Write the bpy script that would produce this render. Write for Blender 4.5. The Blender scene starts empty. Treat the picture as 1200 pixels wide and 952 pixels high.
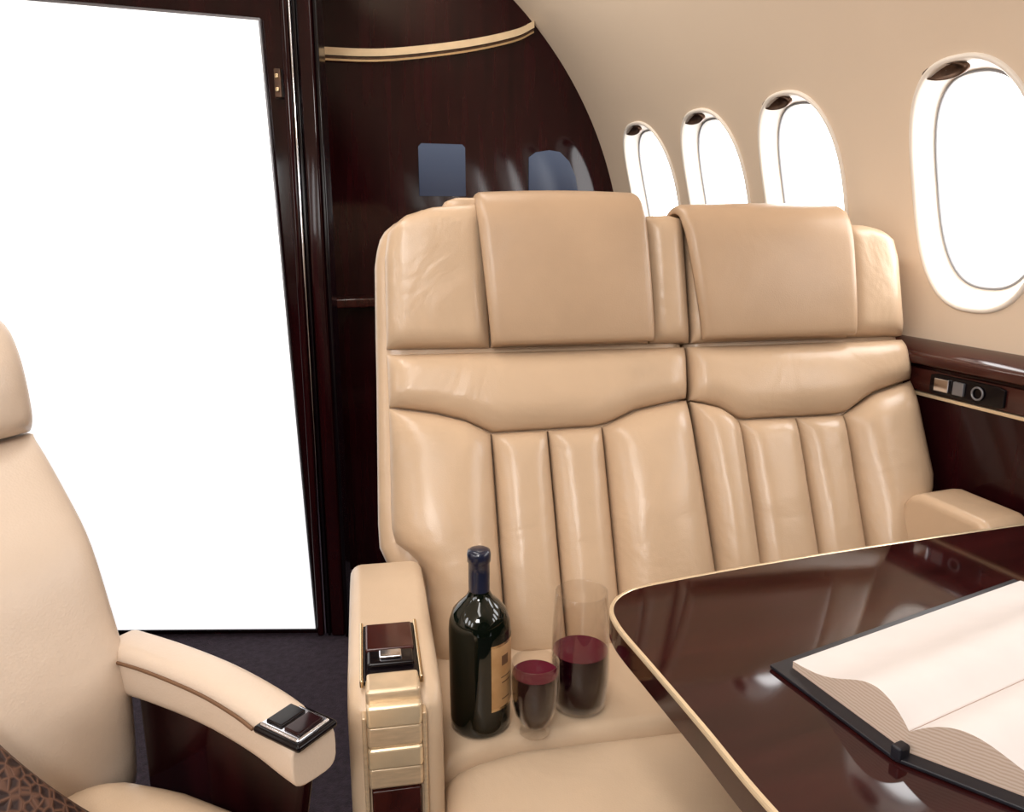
import bpy, bmesh, math, random
from mathutils import Vector, Matrix
random.seed(4)
sc=bpy.context.scene
col=sc.collection
try:
    sc.view_settings.view_transform='Standard'
    sc.view_settings.look='None'
    sc.view_settings.exposure=0.0
except Exception: pass

# ---------------------------------------------------------------- materials
def mat(name,c,rough=.5,metal=0,coat=0,var=0,vscale=8,stretch=(1,1,1),bump=0,bscale=200,bump2=0,b2scale=9,c2=None,trans=0,ior=1.45,emit=None,es=1,spec=.5,sheen=0,coatr=.03):
    m=bpy.data.materials.new(name);m.use_nodes=True
    nt=m.node_tree;N=nt.nodes;Lk=nt.links
    p=N['Principled BSDF']
    p.inputs['Base Color'].default_value=(*c,1)
    p.inputs['Roughness'].default_value=rough
    p.inputs['Metallic'].default_value=metal
    p.inputs['Coat Weight'].default_value=coat
    p.inputs['Coat Roughness'].default_value=coatr
    p.inputs['Transmission Weight'].default_value=trans
    p.inputs['IOR'].default_value=ior
    p.inputs['Specular IOR Level'].default_value=spec
    p.inputs['Sheen Weight'].default_value=sheen
    if emit is not None:
        p.inputs['Emission Color'].default_value=(*emit,1);p.inputs['Emission Strength'].default_value=es
    tc=N.new('ShaderNodeTexCoord')
    if var or c2 is not None:
        mp=N.new('ShaderNodeMapping');mp.inputs['Scale'].default_value=stretch
        Lk.new(tc.outputs['Object'],mp.inputs['Vector'])
        nz=N.new('ShaderNodeTexNoise');nz.inputs['Scale'].default_value=vscale;nz.inputs['Detail'].default_value=6
        Lk.new(mp.outputs[0],nz.inputs['Vector'])
        rp=N.new('ShaderNodeValToRGB')
        rp.color_ramp.elements[0].position=.3;rp.color_ramp.elements[1].position=.7
        d=c2 if c2 is not None else tuple(x*(1-var) for x in c)
        rp.color_ramp.elements[0].color=(*d,1)
        rp.color_ramp.elements[1].color=(*(c if c2 is not None else tuple(min(1,x*(1+var*.5)) for x in c)),1)
        Lk.new(nz.outputs['Fac'],rp.inputs['Fac']);Lk.new(rp.outputs[0],p.inputs['Base Color'])
    last=None
    if bump:
        v=N.new('ShaderNodeTexVoronoi');v.inputs['Scale'].default_value=bscale
        Lk.new(tc.outputs['Object'],v.inputs['Vector'])
        b=N.new('ShaderNodeBump');b.inputs['Strength'].default_value=bump;b.inputs['Distance'].default_value=.002
        Lk.new(v.outputs['Distance'],b.inputs['Height']);last=b
    if bump2:
        n2=N.new('ShaderNodeTexNoise');n2.inputs['Scale'].default_value=b2scale;n2.inputs['Detail'].default_value=3
        n2.inputs['Distortion'].default_value=.6
        Lk.new(tc.outputs['Object'],n2.inputs['Vector'])
        b2=N.new('ShaderNodeBump');b2.inputs['Strength'].default_value=bump2;b2.inputs['Distance'].default_value=.02
        Lk.new(n2.outputs['Fac'],b2.inputs['Height'])
        if last: Lk.new(last.outputs[0],b2.inputs['Normal'])
        last=b2
    if last: Lk.new(last.outputs[0],p.inputs['Normal'])
    return m
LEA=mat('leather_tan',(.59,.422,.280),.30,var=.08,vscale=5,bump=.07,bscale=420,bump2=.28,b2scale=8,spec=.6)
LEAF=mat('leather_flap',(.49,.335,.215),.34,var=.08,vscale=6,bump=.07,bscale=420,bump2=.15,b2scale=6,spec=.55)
LEAC=mat('leather_cushion',(.61,.455,.315),.34,var=.06,vscale=5,bump=.07,bscale=420,bump2=.25,b2scale=7,spec=.5)
LEAA=mat('leather_pale',(.63,.505,.40),.34,var=.05,vscale=5,bump=.12,bscale=300,bump2=.2,b2scale=7,spec=.5)
SEAM=mat('seam_dark',(.16,.08,.04),.6,var=.1)
WALL=mat('cabin_lining',(.73,.59,.455),.5,var=.02,vscale=3)
MAH=mat('mahogany_gloss',(.022,.003,.004),.08,c2=(.008,.0015,.002),vscale=4,stretch=(6,6,.5),spec=.33)
MAH2=mat('mahogany_table',(.032,.006,.006),.06,c2=(.016,.003,.003),vscale=5,stretch=(.7,7,1),spec=.6)
MAH3=mat('mahogany_ledge',(.060,.013,.010),.12,c2=(.022,.005,.004),vscale=6,stretch=(5,.6,3),spec=.6)
BLK=mat('black_gloss',(.005,.003,.004),.12,var=.2,spec=.3)
GOLD=mat('champagne_metal',(.72,.55,.34),.25,metal=1,var=.04)
GOLD3=mat('pale_gold_satin',(.80,.64,.43),.26,metal=.5,var=.06,vscale=30)
GOLD4=mat('cream_gold',(.66,.50,.33),.30,metal=.35,var=.15,vscale=40,stretch=(1,1,6))
CHR=mat('chrome',(.72,.73,.78),.1,metal=1,var=.02)
CARP=mat('carpet_purple',(.030,.019,.030),.95,var=.5,vscale=60,bump=.8,bscale=300)
TRIM=mat('window_trim',(.82,.75,.67),.4,var=.02)
GASK=mat('gasket_grey',(.30,.30,.31),.5,var=.1)
BRZ=mat('bronze_vent',(.10,.055,.035),.35,metal=.6,var=.4,vscale=60)
PAPER=mat('paper',(.69,.64,.62),.7,var=.03,vscale=20)
COVER=mat('book_cover',(.010,.010,.015),.4,var=.2)
BOT=mat('bottle_glass',(.003,.005,.003),.05,var=.2,spec=.7)
CAPS=mat('capsule_navy',(.008,.011,.030),.3,coat=.4,var=.2)
LAB=mat('bottle_label',(.62,.38,.19),.45,c2=(.46,.25,.10),vscale=25)
WINE=mat('red_wine',(.012,.0005,.003),.10,var=.2,spec=.25)
WINET=mat('red_wine_top',(.085,.002,.016),.15,var=.1,spec=.2)
WHITE=mat('screen_white',(.9,.9,.9),.4,emit=(1,1,1),es=1.0)
FRG=mat('frame_grey',(.22,.22,.24),.3,metal=.5,var=.05)
DAY=mat('daylight_pane',(1,1,1),.3,emit=(.98,.99,1),es=7.5)
BLUEREFL=mat('tinted_blue_pane',(.01,.012,.02),.15,emit=(.11,.135,.20),es=.5,var=.1,spec=.2)  # self-lit blue imitating window reflections in the bulkhead gloss
def grad(m):  # painted reflection glow, fading towards the bottom
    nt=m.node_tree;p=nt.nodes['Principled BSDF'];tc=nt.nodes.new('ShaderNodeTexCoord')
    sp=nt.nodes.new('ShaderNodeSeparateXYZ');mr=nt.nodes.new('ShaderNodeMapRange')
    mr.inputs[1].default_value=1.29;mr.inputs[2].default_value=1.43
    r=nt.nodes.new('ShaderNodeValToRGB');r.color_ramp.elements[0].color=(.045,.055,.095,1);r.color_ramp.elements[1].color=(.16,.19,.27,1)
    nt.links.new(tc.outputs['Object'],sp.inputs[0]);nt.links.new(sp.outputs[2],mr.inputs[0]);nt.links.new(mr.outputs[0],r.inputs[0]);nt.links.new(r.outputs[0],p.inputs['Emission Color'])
grad(BLUEREFL)
def glassmat():
    m=bpy.data.materials.new('clear_glass');m.use_nodes=True;nt=m.node_tree;N=nt.nodes;N.remove(N['Principled BSDF'])
    t=N.new('ShaderNodeBsdfTransparent');t.inputs[0].default_value=(.96,.95,.94,1)
    g=N.new('ShaderNodeBsdfGlossy');g.inputs['Roughness'].default_value=.02;g.inputs[0].default_value=(.95,.95,.95,1)
    lw=N.new('ShaderNodeLayerWeight');lw.inputs[0].default_value=.5
    pw=N.new('ShaderNodeMath');pw.operation='POWER';pw.inputs[1].default_value=2.8
    mu=N.new('ShaderNodeMath');mu.operation='MULTIPLY_ADD';mu.inputs[1].default_value=.75;mu.inputs[2].default_value=.02
    mx=N.new('ShaderNodeMixShader');Lk=nt.links
    Lk.new(lw.outputs['Facing'],pw.inputs[0]);Lk.new(pw.outputs[0],mu.inputs[0]);Lk.new(mu.outputs[0],mx.inputs[0]);Lk.new(t.outputs[0],mx.inputs[1]);Lk.new(g.outputs[0],mx.inputs[2])
    Lk.new(mx.outputs[0],N['Material Output'].inputs[0]);return m
GLASS=glassmat()
def stripes(name,c1,c2,scale):
    m=mat(name,c1,.7);nt=m.node_tree;p=nt.nodes['Principled BSDF']
    tc=nt.nodes.new('ShaderNodeTexCoord');w=nt.nodes.new('ShaderNodeTexWave');w.bands_direction='Z';w.inputs['Scale'].default_value=scale;w.inputs['Distortion'].default_value=2.5
    r=nt.nodes.new('ShaderNodeValToRGB');r.color_ramp.elements[0].color=(*c1,1);r.color_ramp.elements[1].color=(*c2,1)
    nt.links.new(tc.outputs['Object'],w.inputs['Vector']);nt.links.new(w.outputs['Fac'],r.inputs['Fac']);nt.links.new(r.outputs[0],p.inputs['Base Color']);return m
PEDGE=stripes('page_edges',(.48,.35,.27),(.60,.48,.40),85)
def pillowmat():
    m=mat('pillow_fabric',(.05,.02,.012),.6);nt=m.node_tree;p=nt.nodes['Principled BSDF']
    tc=nt.nodes.new('ShaderNodeTexCoord');v=nt.nodes.new('ShaderNodeTexVoronoi');v.feature='DISTANCE_TO_EDGE';v.inputs['Scale'].default_value=85
    r=nt.nodes.new('ShaderNodeValToRGB');r.color_ramp.elements[0].position=.05;r.color_ramp.elements[0].color=(.11,.05,.03,1);r.color_ramp.elements[1].position=.2;r.color_ramp.elements[1].color=(.020,.007,.006,1)
    nt.links.new(tc.outputs['Object'],v.inputs['Vector']);nt.links.new(v.outputs['Distance'],r.inputs['Fac']);nt.links.new(r.outputs[0],p.inputs['Base Color'])
    b=nt.nodes.new('ShaderNodeBump');b.inputs['Distance'].default_value=.004;b.invert=True
    nt.links.new(v.outputs['Distance'],b.inputs['Height']);nt.links.new(b.outputs[0],p.inputs['Normal']);return m
PILL=pillowmat()

# ---------------------------------------------------------------- helpers
def empty(name,loc):
    e=bpy.data.objects.new(name,None);e.location=loc;e.empty_display_size=.1;col.objects.link(e);return e
def mk(name,verts,faces,mats,parent=None,smooth=True,bevel=0,segs=3,mi=None,recalc=True,sub=0):
    me=bpy.data.meshes.new(name);me.from_pydata([tuple(v) for v in verts],[],faces)
    for m in (mats if isinstance(mats,(list,tuple)) else [mats]): me.materials.append(m)
    if mi:
        for p,i in zip(me.polygons,mi): p.material_index=i
    if recalc:
        bm=bmesh.new();bm.from_mesh(me);bmesh.ops.recalc_face_normals(bm,faces=bm.faces);bm.to_mesh(me);bm.free()
    for p in me.polygons: p.use_smooth=smooth
    o=bpy.data.objects.new(name,me);col.objects.link(o)
    if parent:
        o.parent=parent;o.matrix_parent_inverse=Matrix.Translation(-Vector(parent.location))
    if bevel:
        b=o.modifiers.new('bevel','BEVEL');b.width=bevel;b.segments=segs;b.limit_method='ANGLE';b.angle_limit=math.radians(35);b.harden_normals=False
    if smooth and bevel:
        w=o.modifiers.new('wn','WEIGHTED_NORMAL');w.keep_sharp=False
    return o
def frame(o,ex,ey):
    o=Vector(o);ex=Vector(ex).normalized();ey=Vector(ey).normalized();ez=ex.cross(ey)
    return lambda x,y,z: o+ex*x+ey*y+ez*z
def box(name,F,lo,hi,m,parent=None,bevel=.004,segs=3):
    (x0,y0,z0),(x1,y1,z1)=lo,hi
    v=[F(x,y,z) for x in(x0,x1) for y in(y0,y1) for z in(z0,z1)]
    f=[(0,1,3,2),(4,6,7,5),(0,4,5,1),(2,3,7,6),(0,2,6,4),(1,5,7,3)]
    return mk(name,v,f,m,parent,bevel=bevel,segs=segs,smooth=bevel>0)
def prism(name,F,pts,a,b,m,parent=None,bevel=.01,segs=4,axis='x'):
    def P(t,p): return F(t,p[0],p[1]) if axis=='x' else (F(p[0],t,p[1]) if axis=='y' else F(p[0],p[1],t))
    n=len(pts);v=[P(a,p) for p in pts]+[P(b,p) for p in pts]
    f=[tuple(range(n)),tuple(range(n,2*n))]+[(i,(i+1)%n,(i+1)%n+n,i+n) for i in range(n)]
    return mk(name,v,f,m,parent,bevel=bevel,segs=segs)
def samp(pts,t):
    if len(pts)==1: return pts[0]
    d=[0]
    for i in range(1,len(pts)): d.append(d[-1]+(pts[i]-pts[i-1]).length)
    x=t*d[-1]
    for i in range(1,len(pts)):
        if x<=d[i]+1e-9:
            k=(x-d[i-1])/max(1e-9,d[i]-d[i-1]);return pts[i-1].lerp(pts[i],k)
    return pts[-1]
def panel(name,G,T,B,L,R,m,parent,th=.028,w=.03,crown=.006,depth=.03,nu=28,nv=28,base=0,wl=None,wr=None,wt=None,wb=None,gap=0):
    wl=wl or w;wr=wr or w;wt=wt or w;wb=wb or w
    T=[Vector(p) for p in T];B=[Vector(p) for p in B];L=[Vector(p) for p in L];R=[Vector(p) for p in R]
    wid=((T[-1]-T[0]).length+(B[-1]-B[0]).length)/2;hei=((L[-1]-L[0]).length+(R[-1]-R[0]).length)/2
    us=[.5-.5*math.cos(math.pi*i/nu) for i in range(nu+1)];vs=[.5-.5*math.cos(math.pi*i/nv) for i in range(nv+1)]
    pr=lambda d,w_:math.sqrt(max(0,1-(1-min(d/w_,1))**2))
    V=[];idx={}
    c00,c10,c01,c11=T[0],T[-1],B[0],B[-1]
    ux=(T[-1]-T[0]).normalized();vx=(L[-1]-L[0]).normalized()
    def S(u,v):
        p=samp(T,u)*(1-v)+samp(B,u)*v+samp(L,v)*(1-u)+samp(R,v)*u-(c00*(1-u)*(1-v)+c10*u*(1-v)+c01*(1-u)*v+c11*u*v)
        return p+ux*gap*(1-2*u)+vx*gap*(1-2*v)
    for j,v in enumerate(vs):
        for i,u in enumerate(us):
            p=S(u,v)
            a=min(pr(u*wid,wl),pr((1-u)*wid,wr));b_=min(pr(v*hei,wt),pr((1-v)*hei,wb))
            n=base+th*a*b_+crown*math.sin(math.pi*u)*math.sin(math.pi*v)
            idx[i,j]=len(V);V.append(G(p.x,p.y,n))
    Fc=[(idx[i,j],idx[i+1,j],idx[i+1,j+1],idx[i,j+1]) for j in range(nv) for i in range(nu)]
    ring=[(i,0) for i in range(nu)]+[(nu,j) for j in range(nv)]+[(i,nv) for i in range(nu,0,-1)]+[(0,j) for j in range(nv,0,-1)]
    b0=len(V)
    for (i,j) in ring:
        p=S(us[i],vs[j]);V.append(G(p.x,p.y,base-depth))
    n=len(ring)
    for k in range(n):
        k2=(k+1)%n;Fc.append((idx[ring[k]],idx[ring[k2]],b0+k2,b0+k))
    Fc.append(tuple(b0+k for k in range(n)))
    return mk(name,V,Fc,m,parent)
def lathe(name,prof,c,m,parent=None,segs=56):
    V=[];Fc=[]
    for r,z in prof:
        for k in range(segs):
            a=2*math.pi*k/segs;V.append((c[0]+r*math.cos(a),c[1]+r*math.sin(a),c[2]+z))
    for i in range(len(prof)-1):
        for k in range(segs):
            k2=(k+1)%segs;Fc.append((i*segs+k,i*segs+k2,(i+1)*segs+k2,(i+1)*segs+k))
    o=mk(name,V,Fc,m,parent,recalc=False)
    bm=bmesh.new();bm.from_mesh(o.data);bmesh.ops.remove_doubles(bm,verts=bm.verts,dist=1e-5);bmesh.ops.recalc_face_normals(bm,faces=bm.faces);bm.to_mesh(o.data);bm.free()
    return o
def smooth_curve(pts,n=8):
    out=[];P=[Vector(p) for p in pts];P=[P[0]*2-P[1]]+P+[P[-1]*2-P[-2]]
    for i in range(1,len(P)-2):
        for k in range(n):
            t=k/n;a,b,c,d=P[i-1],P[i],P[i+1],P[i+2]
            out.append(.5*((2*b)+(c-a)*t+(2*a-5*b+4*c-d)*t*t+(3*b-a-3*c+d)*t**3))
    out.append(P[-2]);return out

W=frame((0,0,0),(1,0,0),(0,1,0))
# ---------------------------------------------------------------- room shell
CX,CZ,R=.236,.97,1.21
Y0,Y1=-1.6,2.67
def cyl(y,th,dep=0,left=False):
    x=math.cos(th)*(R+dep);z=math.sin(th)*(R+dep)
    return Vector((CX-x if left else CX+x,y,CZ+z))
THC=math.asin(.30/R);HT=.30
WYR=[2.39,2.040,1.680,1.195,.70,.30,-.12]
WYL=[1.195,.70,.30,-.12]
HA,HB=.138,.238
def se(ph,a,b,e=2.5):
    c,s=math.cos(ph),math.sin(ph)
    return a*math.copysign(abs(c)**(2/e),c),b*math.copysign(abs(s)**(2/e),s)
def build_wall(name,left,WY):
    V=[];Fc=[]
    def grid(y0,y1,t0,t1,ny,nt):
        b=len(V)
        for i in range(ny+1):
            for j in range(nt+1):
                V.append(cyl(y0+(y1-y0)*i/ny,t0+(t1-t0)*j/nt,0,left))
        for i in range(ny):
            for j in range(nt):
                a=b+i*(nt+1)+j;Fc.append((a,a+1,a+nt+2,a+nt+1))
    tlo=THC-HT/R;thi=THC+HT/R
    grid(Y0,Y1,-.04,tlo,20,4)
    grid(Y0,Y1,thi,math.pi/2,20,40)
    ys=sorted(WY);bounds=[ys[0]-.22]+[(ys[i]+ys[i+1])/2 for i in range(len(ys)-1)]+[min(Y1,ys[-1]+.28)]
    grid(Y0,bounds[0],tlo,thi,6,12)
    if bounds[-1]<Y1: grid(bounds[-1],Y1,tlo,thi,6,12)
    for k,yc in enumerate(ys):
        a,b=bounds[k],bounds[k+1]
        n=24;per=[]
        for i in range(n): per.append((a+(b-a)*i/n,-HT))
        for i in range(n): per.append((b,-HT+2*HT*i/n))
        for i in range(n): per.append((b-(b-a)*i/n,HT))
        for i in range(n): per.append((a,HT-2*HT*i/n))
        st=len(V);NR=5
        for r in range(NR+1):
            for (py,pt) in per:
                ph=math.atan2(pt/HB,(py-yc)/HA)
                hx,hy=se(ph,HA,HB)
                q=r/NR
                V.append(cyl(yc+hx+(py-yc-hx)*q,THC+(hy+(pt-hy)*q)/R,0,left))
        m=len(per)
        for r in range(NR):
            for i in range(m):
                i2=(i+1)%m;Fc.append((st+r*m+i,st+r*m+i2,st+(r+1)*m+i2,st+(r+1)*m+i))
    return mk(name,V,Fc,WALL,None,recalc=False)
build_wall('wall_right',False,WYR);build_wall('wall_left',True,WYL)
def window(name,yc,left):
    c=cyl(yc,THC,0,left);e=empty(name,c)
    prof=[(.148,.248,.004),(.148,.248,-.003),(.146,.246,-.006),(.142,.242,-.007),(.138,.238,-.004),(.135,.233,.004),(.130,.222,.018),(.124,.211,.031),(.121,.206,.036)]
    def rings(nm,prof,m):
        n=72;V=[];Fc=[]
        for (a,b,d) in prof:
            for k in range(n):
                x,t=se(2*math.pi*k/n,a,b);V.append(cyl(yc+x,THC+t/R,d,left))
        for i in range(len(prof)-1):
            for k in range(n):
                k2=(k+1)%n;Fc.append((i*n+k,i*n+k2,(i+1)*n+k2,(i+1)*n+k))
        return mk(nm,V,Fc,m,e,recalc=False)
    rings('trim_ring',prof,TRIM)
    rings('gasket',[(.121,.206,.036),(.120,.205,.034),(.1175,.2015,.034),(.117,.201,.039)],GASK)
    rings('inner_frame',[(.117,.201,.039),(.115,.198,.041),(.112,.194,.046)],TRIM)
    rings('pane',[(.1125,.1945,.0455),(.06,.11,.0455),(.03,.05,.0455),(.0001,.0001,.0455)],DAY)
    V=[];Fc=[];n=28;oy=.035
    for (r,d) in[(1,.004),(1,-.005),(.86,-.007),(.8,-.001),(.3,.001),(.01,.001)]:
        for k in range(n):
            a=2*math.pi*k/n;V.append(cyl(yc+oy+.050*r*math.cos(a),THC+(.222+.016*r*math.sin(a))/R,d+.004,left))
    for i in range(5):
        for k in range(n):
            k2=(k+1)%n;Fc.append((i*n+k,i*n+k2,(i+1)*n+k2,(i+1)*n+k))
    mk('shade_vent',V,Fc,BRZ,e,recalc=False)
for i,y in enumerate(WYR): window('window_%d'%(i+1),y,False)
for i,y in enumerate(WYL): window('window_%d'%(i+1+len(WYR)),y,True)
box('floor',W,(-1.1,Y0,-.05),(1.55,Y1+.05,0),CARP,bevel=0)
def disc(name,y0,y1,m):
    pts=[(CX+1.30*math.cos(2*math.pi*k/96),max(-.05,CZ+1.30*math.sin(2*math.pi*k/96))) for k in range(96)]
    pts=[p for i,p in enumerate(pts) if not(p[1]<=-.05 and pts[i-1][1]<=-.05 and pts[(i+1)%96][1]<=-.05)]
    return prism(name,W,pts,y0,y1,m,None,bevel=0,axis='y')
def flat(o):
    for p in o.data.polygons: p.use_smooth=False
flat(disc('wall_front',Y1,Y1+.05,MAH));flat(disc('wall_back',Y0-.05,Y0,MAH))
box('wall_lower_right',W,(1.405,Y0,0),(1.46,Y1,.93),MAH,bevel=0)
box('wall_lower_left',W,(-.99,Y0,0),(-.93,Y1,.93),MAH,bevel=0)
led=empty('side_ledge',(1.40,1.2,.9))
prism('ledge_cap',W,[(1.47,.957),(1.425,.957),(1.385,.940),(1.378,.930),(1.380,.915),(1.41,.905),(1.47,.905)],Y0,Y1,MAH3,led,bevel=.003,axis='y')
box('gold_strip',W,(1.396,Y0,.846),(1.41,Y1,.853),GOLD3,led,bevel=.001)
box('lower_rail',W,(1.398,Y0,.855),(1.41,Y1,.903),MAH3,led,bevel=.002)
ctl=empty('seat_control_panel',(1.395,1.14,.88))
prism('bezel',W,[(1.06,.862),(1.075,.858),(1.215,.858),(1.23,.862),(1.23,.896),(1.215,.9),(1.075,.9),(1.06,.896)],1.392,1.40,BLK,ctl,bevel=.002)
box('switch_plate',W,(1.386,1.180,.866),(1.393,1.215,.893),CHR,ctl,bevel=.002)
box('switch_plate_b',W,(1.386,1.145,.866),(1.393,1.170,.893),FRG,ctl,bevel=.002)
def ringx(name,x,y,z,r,r2,m,par,sy=1):
    n=28;V=[];Fc=[]
    for k in range(n):
        for j in range(8):
            a=2*math.pi*k/n;b=2*math.pi*j/8;rr=r+r2*math.cos(b)
            V.append((x+r2*math.sin(b),y+rr*math.cos(a)*sy,z+rr*math.sin(a)))
    for k in range(n):
        for j in range(8):
            Fc.append((k*8+j,((k+1)%n)*8+j,((k+1)%n)*8+(j+1)%8,k*8+(j+1)%8))
    mk(name,V,Fc,m,par)
ringx('jack_ring',1.389,1.115,.879,.012,.0022,FRG,ctl)
arc=smooth_curve([(.30,1.700),(.40,1.700),(.589,1.708),(.839,1.748),(1.014,1.792),(1.085,1.825)],8)
def ribbon(name,pts,h,y0,y1,m,dz=0,par=None):
    V=[];Fc=[];n=len(pts)
    for p in pts:
        V+= [(p[0],y0,p[1]+dz-h/2),(p[0],y0,p[1]+dz+h/2),(p[0],y1,p[1]+dz+h/2),(p[0],y1,p[1]+dz-h/2)]
    for i in range(n-1):
        for k in range(4):
            a=i*4+k;b=i*4+(k+1)%4;Fc.append((a,b,b+4,a+4))
    Fc+=[(0,1,2,3),tuple(4*(n-1)+k for k in range(4))]
    return mk(name,V,Fc,m,par,smooth=False)
t1=empty('trim_1',(.7,2.66,1.75))
ribbon('gold_band',arc,.022,2.650,2.672,GOLD3,-.004,t1);ribbon('gold_shadow_line',arc,.006,2.656,2.672,BRZ,-.020,t1);ribbon('gold_line',arc,.006,2.654,2.672,GOLD,-.027,t1)  # thin darker bronze line below the gold band
sh=empty('trim_2',(.5,2.6,.95));box('shelf_lip',W,(.20,2.60,.925),(.72,2.67,.955),MAH3,sh,bevel=.006)
for i,pts in enumerate([[(.690,1.275),(.690,1.430),(.700,1.440),(.838,1.440),(.848,1.430),(.848,1.275)],[(1.075,1.285),(1.075,1.405),(1.10,1.422),(1.15,1.430),(1.19,1.425),(1.225,1.395),(1.25,1.345),(1.262,1.285)]]):  # added glowing shapes in place of window reflections, no real openings
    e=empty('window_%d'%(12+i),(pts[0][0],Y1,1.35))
    prism('pane',W,pts,Y1-.004,Y1+.01,BLUEREFL,e,bevel=.001,axis='y')  # glowing patch in place of a window reflection, not a real pane
PQ=(.21,2.26,0);PL=(.94,-.342,0)
PF=frame(PQ,PL,(0,0,1))
tz=PF(0,0,1)-PF(0,0,0); SG=1 if tz.y<0 else -1
def pbox(name,x0,x1,z0,z1,n0,n1,m,par,bevel=.003): return box(name,PF,(x0,z0,SG*n0),(x1,z1,SG*n1),m,par,bevel)
part=empty('wall_partition',(.0,2.35,1.0))
pbox('panel',-1.35,.12,0,2.15,-.06,-.012,MAH,part,0)
pbox('post_a',.030,.050,0,2.12,-.02,.014,MAH,part,.009)
pbox('post_b',.060,.068,0,2.12,-.02,.006,BLK,part,.002)
pbox('post_c',.072,.112,0,2.12,-.02,.012,MAH,part,.008)
pbox('chrome_strip',.0515,.0570,0,2.12,-.02,.010,CHR,part,.002)
pbox('edge',.114,.124,0,2.12,-.06,.016,BLK,part,.003)
hg=empty('door_hinge',tuple(PF(.02,1.54,SG*.01)))
pbox('plate',.006,.024,1.505,1.575,-.012,.010,BRZ,hg,.003)
pbox('pin',.010,.020,1.518,1.53,.008,.018,GOLD,hg,.003)
pbox('pin_b',.010,.020,1.55,1.562,.008,.018,GOLD,hg,.003)
scn=empty('display_screen',tuple(PF(-.35,.9,0)))
def quadslab(name,q,n0,n1,m,par,bev=.002):
    V=[PF(x,z,SG*n0) for x,z in q]+[PF(x,z,SG*n1) for x,z in q]
    mk(name,V,[(0,1,2,3),(4,5,6,7)]+[(i,(i+1)%4,(i+1)%4+4,i+4) for i in range(4)],m,par,bevel=bev)
quadslab('screen_frame',[(-.86,.018),(.028,.018),(-.020,1.693),(-.86,1.76)],-.010,.004,FRG,scn)
quadslab('screen_surface',[(-.85,.024),(.024,.024),(-.025,1.686),(-.85,1.750)],.002,.007,WHITE,scn,0)

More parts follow.
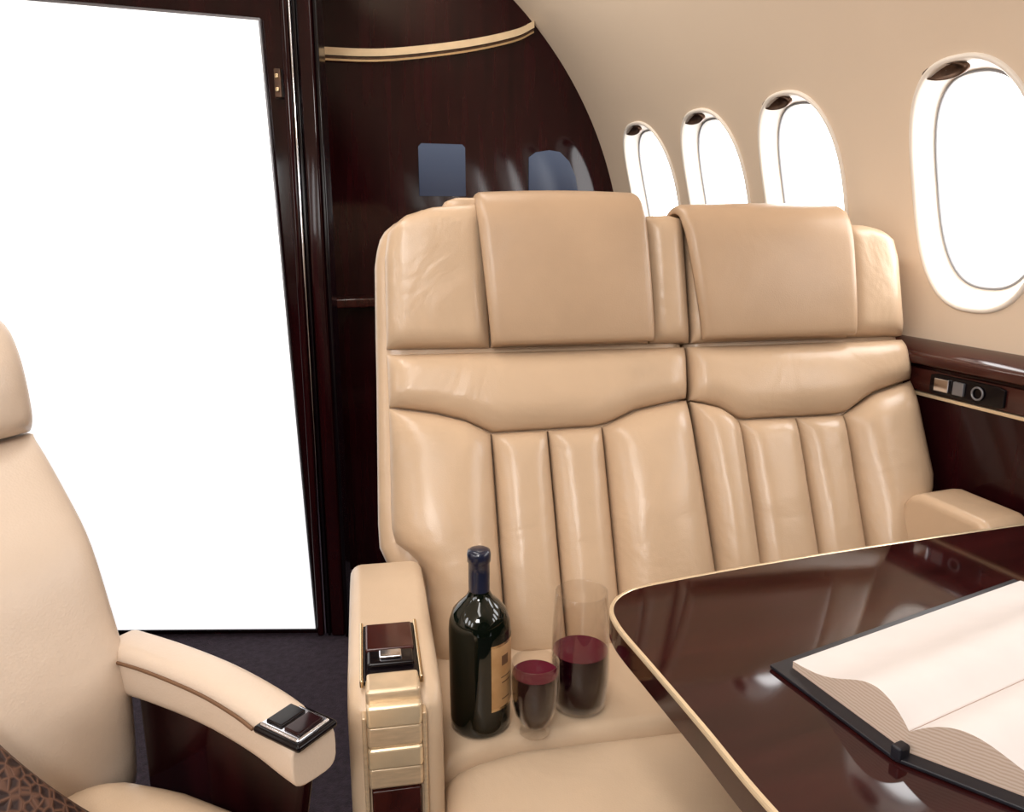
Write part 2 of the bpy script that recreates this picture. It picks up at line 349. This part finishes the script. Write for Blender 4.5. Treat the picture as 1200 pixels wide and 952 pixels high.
# ---------------------------------------------------------------- double seat
yw=math.radians(10.5);A=Vector((math.cos(yw),-math.sin(yw),0));Bv=Vector((math.sin(yw),math.cos(yw),0));P0=Vector((.316,1.52,0))
def SB(s,z,n):
    zz=z-.96
    q=.445*zz if zz<0 else .15*zz
    k=.445 if zz<-.02 else (.15 if zz>.02 else .445+(.15-.445)*(zz+.02)/.04)
    l=math.sqrt(1+k*k)
    return P0+A*s+Bv*(q-n/l)+Vector((0,0,z+n*k/l))
def SC(s,d,n): return P0+A*s+Bv*d+Vector((0,0,n))
SFr=lambda s,d,z: P0+A*s+Bv*d+Vector((0,0,z))
def seat(nm,S):
    e=empty(nm,tuple(SFr(S['c'],-.35,0)))
    panel('back_shell',SB,S['sT'],S['sB'],S['sL'],S['sR'],LEA,e,th=.03,w=.035,crown=0,depth=.09,base=-.042)
    for k,(T,B,L,Rr,kw) in enumerate(S['p']):
        panel('back_panel_%d'%(k+1),SB,T,B,L,Rr,LEA,e,gap=.0016,**kw)
    if 'roll' in S:
        a,b,zt_=S['roll']
        panel('headrest_roll',SB,[(a+.030,zt_),(b,zt_)],[(a,1.10),(b,1.10)],[(a+.030,zt_),(a+.008,zt_-.008),(a,zt_-.03),(a,1.10)],[(b,zt_),(b,1.10)],LEA,e,th=.02,w=.02,crown=0,depth=.05,base=-.015)
    (l0,r0),(l1,r1)=S['f']
    path=[(.034,.964),(.040,1.0),(.043,1.06),(.043,1.12),(.041,1.18),(.034,1.215),(.018,1.238),(-.006,1.250),(-.03,1.252),(-.055,1.246),(-.075,1.228),(-.083,1.20),(-.085,1.12)]
    path=smooth_curve([(a,b,0) for a,b in path],4)
    V=[];Fc=[];nu=26;n=len(path);TH=.015
    zt=S['ft']
    for side in(0,1):
        for j,p in enumerate(path):
            t=min(1,(p[1]-.964)/(1.22-.964))
            if j>n*.7: t=1
            q0=path[max(0,j-1)];q1=path[min(n-1,j+1)];tx,ty=q1[0]-q0[0],q1[1]-q0[1];ll=math.hypot(tx,ty);nx,ny=ty/ll,-tx/ll
            for i in range(nu+1):
                u=.5-.5*math.cos(math.pi*i/nu)
                s=(l0+(r0-l0)*u)*(1-t)+(l1+(r1-l1)*u)*t
                ed=math.sqrt(max(0,1-(1-min(min(u,1-u)*(r0-l0)/.014,1))**2))
                eb=math.sqrt(max(0,1-(1-min((p[1]-.964)/.014,1))**2)) if j<n*.3 else 1
                off=(TH*ed*eb+.004*math.sin(math.pi*u)) if side==0 else -.004
                zsc=.964+(p[1]+off*ny-.964)*(zt-.964)/(1.252-.964)
                V.append(SB(s,zsc,p[0]+off*nx))
    M=n*(nu+1)
    for side in(0,1):
        for j in range(n-1):
            for i in range(nu):
                a=side*M+j*(nu+1)+i;Fc.append((a,a+1,a+nu+2,a+nu+1))
    for j in range(n-1):
        for i in(0,nu):
            a=j*(nu+1)+i;Fc.append((a,a+nu+1,a+nu+1+M,a+M))
    for i in range(nu):
        for j in(0,n-1):
            a=j*(nu+1)+i;Fc.append((a,a+1,a+1+M,a+M))
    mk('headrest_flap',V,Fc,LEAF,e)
    s0,s1=S['cu']
    cr=[(s0,-.545),(s0+.05,-.520),(s0+.12,-.500),(s1-.1,-.500),(s1,-.525)]
    panel('seat_cushion',SC,[(s0,-.16),(s1,-.16)],cr,[(s0,-.16),(s0,-.545)],[(s1,-.16),(s1,-.525)],LEAC,e,th=.030,w=.022,crown=0,depth=.16,base=.420)
    panel('thigh_cushion',SC,cr,[(s0,-.82),(s1,-.82)],[(s0,-.545),(s0,-.82)],[(s1,-.525),(s1,-.82)],LEAC,e,th=.045,w=.035,wb=.09,crown=.006,depth=.16,base=.402)
    box('seat_base',SFr,(s0+.01,-.74,.06),(s1-.01,-.10,.26),MAH,e,bevel=.02)
    box('seat_plinth',SFr,(s0+.06,-.62,0),(s1-.06,-.15,.07),BLK,e,bevel=.01)
    return e
yb=[(.003,.862),(.09,.848),(.15,.832),(.195,.809),(.416,.812),(.487,.838),(.598,.855)]
SL=dict(c=.3,
 sT=[(.028,1.205),(.08,1.232),(.20,1.240),(.60,1.215)],sB=[(.035,.42),(.60,.42)],
 sL=[(.028,1.205),(.004,1.185),(-.010,1.14),(-.015,.96),(-.026,.64),(-.02,.60),(.035,.56),(.035,.42)],sR=[(.60,1.215),(.612,.96),(.606,.85),(.614,.42)],
 p=[([(.030,1.203),(.05,1.217),(.10,1.232),(.20,1.240)],[(.003,.965),(.205,.963)],[(.030,1.203),(.014,1.183),(.007,1.141),(.003,.965)],[(.20,1.24),(.205,.963)],dict(th=.034,w=.035,crown=.006)),
    ([(.20,1.238),(.515,1.220)],[(.205,.963),(.53,.962)],[(.20,1.238),(.205,.963)],[(.515,1.22),(.53,.962)],dict(th=.03,w=.03,crown=0)),
    ([(.515,1.215),(.57,1.217),(.602,1.210)],[(.53,.962),(.617,.96)],[(.515,1.215),(.53,.962)],[(.602,1.21),(.617,.96)],dict(th=.034,w=.035,crown=.002)),
    ([(.003,.957),(.607,.955)],yb,[(.003,.957),(.003,.862)],[(.607,.955),(.598,.855)],dict(th=.036,w=.035,crown=.006)),
    ([(.195,.809),(.306,.8105)],[(.197,.42),(.31,.42)],[(.195,.809),(.197,.42)],[(.306,.8105),(.31,.42)],dict(th=.032,w=.040,crown=.006)),
    ([(.306,.8105),(.416,.812)],[(.31,.42),(.417,.42)],[(.306,.8105),(.31,.42)],[(.416,.812),(.417,.42)],dict(th=.032,w=.040,crown=.006)),
    (yb[:4],[(.056,.42),(.197,.42)],[(.003,.862),(-.003,.66),(.004,.630),(.040,.604),(.056,.56),(.056,.42)],[(.195,.809),(.197,.42)],dict(th=.046,w=.055,crown=.016)),
    (yb[4:],[(.417,.42),(.616,.42)],[(.416,.812),(.417,.42)],[(.598,.855),(.607,.7),(.614,.545),(.616,.42)],dict(th=.046,w=.055,crown=.016)),
 ],f=((.203,.529),(.182,.512)),ft=1.247,cu=(.045,.605),roll=(.118,.30,1.251))
yr=[(.604,.852),(.66,.838),(.703,.812),(.829,.812),(.936,.813),(1.006,.85),(1.105,.875)]
SR=dict(c=.85,
 sT=[(.604,1.215),(.95,1.200),(1.05,1.188)],sB=[(.618,.42),(1.05,.42)],
 sL=[(.604,1.215),(.618,.96),(.612,.85),(.618,.42)],sR=[(1.05,1.188),(1.085,1.165),(1.097,1.12),(1.108,.96),(1.115,.75),(1.115,.66),(1.06,.58),(1.05,.42)],
 p=[([(.606,1.215),(.64,1.215)],[(.620,.96),(.65,.96)],[(.606,1.215),(.620,.96)],[(.64,1.215),(.65,.96)],dict(th=.02,w=.02,crown=0)),
    ([(.63,1.213),(.954,1.195)],[(.64,.96),(.97,.96)],[(.63,1.213),(.64,.96)],[(.954,1.195),(.97,.96)],dict(th=.03,w=.03,crown=0)),
    ([(.94,1.200),(1.0,1.196),(1.045,1.186)],[(.96,.962),(1.101,.962)],[(.94,1.2),(.96,.962)],[(1.045,1.186),(1.072,1.162),(1.083,1.125),(1.101,.962)],dict(th=.034,w=.035,crown=.004)),
    ([(.610,.955),(1.101,.957)],yr,[(.610,.955),(.604,.852)],[(1.101,.957),(1.105,.875)],dict(th=.036,w=.035,crown=.006)),
    (yr[:3],[(.618,.42),(.709,.42)],[(.604,.852),(.61,.7),(.618,.42)],[(.703,.812),(.709,.42)],dict(th=.042,w=.042,crown=.010)),
    ([(.703,.812),(.829,.812)],[(.709,.42),(.839,.42)],[(.703,.812),(.709,.42)],[(.829,.812),(.839,.42)],dict(th=.032,w=.040,crown=.006)),
    ([(.829,.812),(.936,.813)],[(.839,.42),(.941,.42)],[(.829,.812),(.839,.42)],[(.936,.813),(.941,.42)],dict(th=.032,w=.040,crown=.006)),
    (yr[4:],[(.941,.42),(1.05,.42)],[(.936,.813),(.941,.42)],[(1.105,.875),(1.108,.782),(1.113,.683),(1.10,.65),(1.054,.606),(1.05,.42)],dict(th=.046,w=.05,crown=.014)),
 ],f=((.632,.968),(.592,.953)),ft=1.225,cu=(.612,1.06))
s1=seat('lounge_chair',SL)
s2=seat('lounge_chair.001',SR)
arm=[(-.17,.12),(-.175,.56),(-.19,.605),(-.225,.628),(-.30,.632),(-.56,.628),(-.600,.618),(-.618,.595),(-.622,.55),(-.625,.12)]
prism('armrest',SFr,arm,-.077,.046,LEAC,s1,bevel=.020,segs=5)
box('armrest_frame',SFr,(-.056,-.600,.625),(.018,-.452,.633),BLK,s1,bevel=.003)
box('armrest_rim_a',SFr,(-.060,-.603,.625),(-.055,-.448,.636),GOLD,s1,bevel=.002)
box('armrest_rim_b',SFr,(.017,-.603,.625),(.022,-.448,.636),GOLD,s1,bevel=.002)
box('cup_lid',SFr,(-.052,-.530,.630),(.014,-.458,.638),MAH3,s1,bevel=.003)
box('lid_latch',SFr,(-.050,-.572,.628),(.012,-.536,.640),BLK,s1,bevel=.004)
box('latch_button',SFr,(-.034,-.562,.636),(-.004,-.543,.644),CHR,s1,bevel=.002)
box('buckle_plate_top',SFr,(-.053,-.628,.612),(.017,-.582,.635),GOLD4,s1,bevel=.006)
for i in range(4):
    z1=.618-i*.030
    box('buckle_plate_%d'%(i+1),SFr,(-.053,-.636-.003*((i+1)%2),z1-.031),(.017,-.59,z1),GOLD3 if i in(0,2) else GOLD4,s1,bevel=.005)
box('console_front',SFr,(-.050,-.632,.14),(.014,-.60,.492),MAH3,s1,bevel=.003)
box('console_rim_a',SFr,(-.059,-.631,.14),(-.053,-.60,.60),GOLD4,s1,bevel=.002)
box('console_rim_b',SFr,(.017,-.631,.14),(.023,-.60,.60),GOLD4,s1,bevel=.002)
prism('armrest',W,[(1.145,.30),(1.145,.66),(1.13,.685),(1.10,.693),(.975,.688),(.95,.675),(.935,.64),(.935,.30)],1.258,1.375,LEA,s2,bevel=.018,segs=5)

# ---------------------------------------------------------------- armchair
ce=empty('swivel_armchair',(-.33,.9,0))
f=Vector((.6,-.8,0));l=Vector((.8,.6,0));Q=Vector((-.143,1.09,0))
EX=.020
prof=smooth_curve([(-.005,.40,0),(.010,.510,0),(.014,.615,0),(-.009,.708,0),(-.039,.797,0),(-.084,.859,0),(-.135,.918,0)],8)
def prf(z,P):
    for i in range(1,len(P)):
        if z<=P[i].y:
            k=(z-P[i-1].y)/(P[i].y-P[i-1].y);return P[i-1].x+(P[i].x-P[i-1].x)*k
    return P[-1].x+(z-P[-1].y)*-.25
prof2=smooth_curve([(-.140,.91,0),(-.128,.957,0),(-.140,1.036,0),(-.178,1.095,0),(-.215,1.13,0)],8)
def CB(s,z,n): return Q+l*(s+EX)+f*(prf(z,prof)+n-.035)+Vector((0,0,z))
def CH(s,z,n): return Q+l*(s+EX)+f*(prf(z,prof2)+n-.045)+Vector((0,0,z))
panel('backrest',CB,[(-.52,.925),(-.004,.925)],[(-.52,.42),(-.004,.42)],[(-.52,.925),(-.52,.42)],[(-.004,.925),(-.0,.42)],LEAA,ce,th=.035,w=.05,crown=.01,depth=.10,nv=40,wt=.03)
panel('headrest',CH,[(-.48,1.14),(-.04,1.14)],[(-.52,.928),(-.004,.928)],[(-.48,1.14),(-.52,1.06),(-.52,.928)],[(-.04,1.14),(-.004,1.07),(-.004,.928)],LEAA,ce,th=.045,w=.06,crown=.012,depth=.08,wb=.03)
def CC(s,d,n): return Q+l*s+f*d+Vector((0,0,n))
panel('seat_cushion',CC,[(-.50,-.0),(-.06,-.0)],[(-.46,.54),(-.28,.60),(-.08,.57)],[(-.50,-.0),(-.51,.3),(-.46,.54)],[(-.06,-.0),(-.02,.05),(.004,.12),(.018,.22),(.022,.33),(.005,.45),(-.03,.53),(-.08,.57)],LEAC,ce,th=.05,w=.05,crown=.016,depth=.16,base=.466)
CF=lambda x,y,z: Q+l*x+f*y+Vector((0,0,z))
def sweep(name,ctr,wd,hh,m,par,e=3.6):
    V=[];Fc=[];n=24
    C=smooth_curve(ctr,8);K=len(C)
    for i,c in enumerate(C):
        t0=C[max(0,i-1)];t1=C[min(K-1,i+1)];tx,ty=t1.x-t0.x,t1.y-t0.y;ll=math.hypot(tx,ty);nx,ny=ty/ll,-tx/ll
        t=i/(K-1)
        for k in range(n):
            x,y=se(2*math.pi*k/n,wd(t)/2,hh(t)/2,e)
            V.append(CF(c.x+nx*x,c.y+ny*x,c.z+y))
    for i in range(K-1):
        for k in range(n):
            k2=(k+1)%n;Fc.append((i*n+k,i*n+k2,(i+1)*n+k2,(i+1)*n+k))
    Fc+=[tuple(range(n)),tuple((K-1)*n+k for k in range(n))]
    return mk(name,V,Fc,m,par,bevel=.005)
sweep('armrest_pad',[(.024,-.03,.622),(.029,.06,.628),(.032,.16,.630),(.028,.25,.628),(.020,.315,.624),(.017,.342,.622)],lambda t:.062,lambda t:.078-.020*t,LEAA,ce)
sweep('armrest_piping',[(-.0085,-.02,.642),(-.0035,.06,.648),(.000,.16,.649),(-.003,.23,.647),(-.008,.27,.645)],lambda t:.004,lambda t:.004,SEAM,ce)
box('ashtray_rim',CF,(-.012,.274,.644),(.050,.348,.653),BLK,ce,bevel=.004)
box('ashtray_frame',CF,(-.006,.279,.648),(.044,.342,.656),CHR,ce,bevel=.003)
box('ashtray_lid',CF,(.000,.284,.653),(.038,.309,.659),BLK,ce,bevel=.002)
box('ashtray_lid_b',CF,(.000,.313,.653),(.038,.337,.659),MAH,ce,bevel=.002)
prism('arm_side_panel',CF,[(-.02,.10),(-.02,.59),(.25,.594),(.31,.59),(.28,.45),(.25,.10)],.030,.052,MAH,ce,bevel=.008)
box('chair_base',CF,(-.44,.02,.10),(-.06,.40,.36),MAH,ce,bevel=.03)
box('chair_plinth',CF,(-.38,.06,0),(-.12,.34,.11),BLK,ce,bevel=.02)
sweep('armrest_far',[(-.555,-.03,.622),(-.57,.06,.628),(-.575,.16,.630),(-.57,.25,.628),(-.56,.342,.622)],lambda t:.062,lambda t:.07,LEAA,ce)
prism('arm_side_panel_far',CF,[(-.02,.10),(-.02,.59),(.25,.59),(.31,.58),(.28,.45),(.25,.10)],-.60,-.56,MAH,ce,bevel=.008)
def pillow(name,c,ex,ey,s,th,m):
    e=empty(name,c);F=frame(c,ex,ey);n=30;V=[];Fc=[];idx={}
    for sd in(1,-1):
        for j in range(n+1):
            for i in range(n+1):
                a=-1+2*i/n;b=-1+2*j/n
                h=((1-a*a)*(1-b*b))**.42
                pin=1-.07*(1-abs(a)**2)*abs(b)**3;pin2=1-.07*(1-abs(b)**2)*abs(a)**3
                idx[sd,i,j]=len(V);V.append(F(a*s/2*pin2,b*s/2*pin,sd*th/2*h))
        for j in range(n):
            for i in range(n): Fc.append((idx[sd,i,j],idx[sd,i+1,j],idx[sd,i+1,j+1],idx[sd,i,j+1]))
    o=mk('pillow_body',V,Fc,m,e,recalc=False)
    bm=bmesh.new();bm.from_mesh(o.data);bmesh.ops.remove_doubles(bm,verts=bm.verts,dist=1e-5);bmesh.ops.recalc_face_normals(bm,faces=bm.faces);bm.to_mesh(o.data);bm.free()
pc=Q+l*(-.245)+f*.105+Vector((0,0,.545))
an=math.radians(-62);u0=l;v0=(-f*.35+Vector((0,0,.94))).normalized()
ex=u0*math.cos(an)+v0*math.sin(an);ey=-u0*math.sin(an)+v0*math.cos(an)
pillow('throw_pillow',tuple(pc),tuple(ex),tuple(ey),.23,.10,PILL)

# ---------------------------------------------------------------- table
te=empty('conference_table',(.9,.45,0))
out=[(.437,.30),(.437,.497),(.448,.628),(.457,.748),(.462,.82),(.467,.855),(.476,.885),(.492,.908),(.515,.925),(.545,.935),(.60,.938),(.698,.939),(.82,.937),(.936,.933),(1.107,.924),(1.22,.917),(1.375,.907)]
rs=[Vector((p[0],p[1])) for p in smooth_curve([(a,b,0) for a,b in out],6)]+[Vector((1.375,-.05)),Vector((.52,-.05)),Vector((.47,-.02)),Vector((.44,.05))]
area_=sum(rs[i-1].x*rs[i].y-rs[i].x*rs[i-1].y for i in range(len(rs)));sgn=1 if area_>0 else -1
def inset(P,d):
    r=[];n=len(P)
    for i in range(n):
        t=(P[(i+1)%n]-P[i-1]).normalized();nn=Vector((-t.y,t.x))
        r.append((P[i][0]+nn.x*d*sgn,P[i][1]+nn.y*d*sgn))
    return r
layers=[(.006,.700,1),(.005,.7010,1),(.001,.7005,1),(0,.698,1),(.000,.695,0),(.001,.664,0),(.008,.658,2),(.020,.654,1),(.026,.642,2),(.05,.632,2),(.09,.628,2)]
V=[];Fc=[];mi=[];n=len(rs)
for (d,z,m_) in layers:
    for p in inset(rs,d): V.append((p[0],p[1],z))
for k in range(len(layers)-1):
    for i in range(n):
        i2=(i+1)%n;Fc.append((k*n+i,k*n+i2,(k+1)*n+i2,(k+1)*n+i));mi.append(layers[k][2])
Fc.append(tuple(range(n)));mi.append(0);Fc.append(tuple((len(layers)-1)*n+i for i in range(n)));mi.append(0)
mk('table_top',V,Fc,[MAH2,GOLD3,MAH],te,smooth=False,mi=mi)
prism('pedestal',W,[(.80,.15),(.76,.25),(.76,.60),(.80,.70),(1.15,.70),(1.2,.6),(1.2,.2),(1.15,.15)],.0,.635,MAH,te,bevel=.02,axis='z')

# ---------------------------------------------------------------- book
be=empty('open_book',(.8,.5,.70))
BO=Vector((.603,.512,0));bx=Vector((.991,.132,0)).normalized();by=Vector((-.02,1,0)).normalized();LB=.46
def hprof(w,Wd):
    t=w/Wd
    return .008+.015*(1-t)+.027*math.exp(-((t-.28)/.32)**2)*(1-math.exp(-(t/.07)))
def half(name,Wd,ey,hs=1):
    nw,nl=34,6;V=[];Fc=[];mi=[];ix={}
    for i in range(nw+1):
        w=Wd*(i/nw)**1.3
        for j in range(nl+1):
            p=BO+bx*(.006+(LB-.012)*j/nl)+ey*w
            ix[i,j]=len(V);V.append(Vector((p.x,p.y,.7055+hprof(w,Wd)*hs)))
            ix['b',i,j]=len(V);V.append(Vector((p.x,p.y,.7055)))
    for i in range(nw):
        for j in range(nl): Fc.append((ix[i,j],ix[i+1,j],ix[i+1,j+1],ix[i,j+1]));mi.append(0)
        for j in(0,nl): Fc.append((ix[i,j],ix[i+1,j],ix['b',i+1,j],ix['b',i,j]));mi.append(1)
    for j in range(nl):
        for i in(0,nw): Fc.append((ix[i,j],ix[i,j+1],ix['b',i,j+1],ix['b',i,j]));mi.append(1)
    return mk(name,V,Fc,[PAPER,PEDGE],be,mi=mi,recalc=False)
h1=half('pages_far',.163,by);ny=Vector((.50,-.866,0)).normalized();h2=half('pages_near',.17,ny,.95)
for h in(h1,h2):
    ms=h.modifiers.new('es','EDGE_SPLIT');ms.split_angle=math.radians(50)
def cov(name,ey,Wd):
    q=[BO-bx*.012,BO-bx*.014+ey*(Wd+.016),BO+bx*(LB+.008)+ey*(Wd+.016),BO+bx*(LB+.008)]
    V=[Vector((p.x,p.y,.7012)) for p in q]+[Vector((p.x,p.y,.7055)) for p in q]
    mk(name,V,[(0,1,2,3),(4,5,6,7)]+[(i,(i+1)%4,(i+1)%4+4,i+4) for i in range(4)],COVER,be,bevel=.0012)
cov('cover_far',by,.165);cov('cover_near',ny,.175)
BFm=frame((BO.x,BO.y,.7055),bx,Vector((-bx.y,bx.x,0)))
box('spine_band',BFm,(-.012,-.006,-.003),(.004,.006,.012),COVER,be,bevel=.003)

# ---------------------------------------------------------------- bottle & glasses
bc=(.349,1.056,.4505)
b=empty('wine_bottle',bc)
zs=.967
sz=lambda P:[(r,z*zs) for r,z in P]
lathe('bottle_body',sz([(0,.012),(.02,.008),(.034,.0),(.042,.001),(.0455,.006),(.0465,.02),(.0470,.10),(.0470,.168),(.0455,.183),(.040,.199),(.030,.211),(.020,.221),(.0155,.231),(.0148,.245),(.0148,.29),(0,.29)]),bc,BOT,b)
lathe('capsule',sz([(.0158,.232),(.0160,.262),(.0158,.278),(.0175,.280),(.0178,.291),(.0165,.297),(.012,.2995),(0,.300)]),bc,CAPS,b)
V=[];Fc=[];na=24
a0,a1=math.radians(-88),math.radians(5)
for i in range(na+1):
    a=a0+(a1-a0)*i/na
    for z in(.046,.050,.150,.154): V.append((bc[0]+.0476*math.cos(a),bc[1]+.0476*math.sin(a),bc[2]+z))
for i in range(na):
    for k in range(3): Fc.append((i*4+k,i*4+4+k,i*4+5+k,i*4+1+k))
mi=[1 if k!=1 else 0 for i in range(na) for k in range(3)]
mk('label',V,Fc,[LAB,GOLD],b,mi=mi)
V=[];Fc=[]
def patch(a0,a1,z0,z1):
    n=6;s=len(V)
    for i in range(n+1):
        a=math.radians(a0+(a1-a0)*i/n)
        for z in(z0,z1): V.append((bc[0]+.0479*math.cos(a),bc[1]+.0479*math.sin(a),bc[2]+z))
    for i in range(n): Fc.append((s+2*i,s+2*i+2,s+2*i+3,s+2*i+1))
patch(-66,-48,.118,.134);patch(-68,-40,.098,.100);patch(-66,-42,.089,.091);patch(-66,-45,.062,.064)
mk('label_print',V,Fc,SEAM,b)
def glass(name,c,outer,zin,wl,th=.0016):
    e=empty(name,c)
    inner=[(max(0,r-th),z) for r,z in outer if z>=zin]
    prof=[(0,.0005)]+outer+[(outer[-1][0]-th/2,outer[-1][1]+.0008)]+inner[::-1]+[(0,inner[0][1])]
    lathe('glass_bowl',prof,c,GLASS,e)
    def rad(z):
        for i in range(1,len(outer)):
            if z<=outer[i][1]:
                k=(z-outer[i-1][1])/(outer[i][1]-outer[i-1][1]+1e-9);return outer[i-1][0]+(outer[i][0]-outer[i-1][0])*k
    w=[(0,inner[0][1]+.0004)]+[(r-.0004,z+.0002) for r,z in inner if z<wl]+[(rad(wl)-th-.0004,wl)]
    lathe('wine_body',w,c,WINE,e)
    lathe('wine_surface',[(rad(wl)-th-.0004,wl+.0001),(0,wl+.0002)],c,WINET,e)
glass('wine_glass',(.419,1.005,.4505),[(.020,.0),(.0235,.001),(.0235,.004),(.021,.010),(.020,.014),(.025,.022),(.031,.036),(.0352,.056),(.0366,.075),(.0368,.095),(.0362,.119)],.014,.101)
glass('wine_glass.001',(.513,1.045,.4505),[(.030,.0),(.037,.001),(.042,.006),(.0445,.020),(.0465,.045),(.0470,.070),(.0460,.10),(.0445,.14),(.0425,.17),(.0410,.198)],.006,.098)

# ---------------------------------------------------------------- lights
def area(name,loc,rot,sx,sy,en,c=(1,1,1)):
    L=bpy.data.lights.new(name,'AREA');L.shape='RECTANGLE';L.size=sx;L.size_y=sy;L.energy=en;L.color=c
    o=bpy.data.objects.new(name,L);o.location=loc;o.rotation_euler=rot;col.objects.link(o);return o
area('ceiling_lamp',(CX-.25,.8,2.05),(0,0,0),.25,2.2,15,(1,.97,.93))  # added overhead fill for the cabin, no known fixture
area('ceiling_lamp.001',(-.45,-.5,1.80),(math.radians(58),0,math.radians(-25)),.45,.3,17,(1,.98,.95))  # added fill from behind the camera to model the seats
area('ceiling_lamp.002',(.62,2.05,1.98),(0,math.radians(-60),0),.12,.9,5,(1,.93,.84))
w=bpy.data.worlds.new('World');sc.world=w;w.use_nodes=True
w.node_tree.nodes['Background'].inputs[0].default_value=(.9,.95,1,1);w.node_tree.nodes['Background'].inputs[1].default_value=1.0
# ---------------------------------------------------------------- camera
cd=bpy.data.cameras.new('Camera');cd.sensor_width=36;cd.lens=28.5;cd.clip_start=.02
cam=bpy.data.objects.new('Camera',cd);cam.location=(0,0,1.22)
cam.rotation_euler=(math.pi/2-math.atan(226/950),0,math.radians(-20.8));col.objects.link(cam);sc.camera=cam
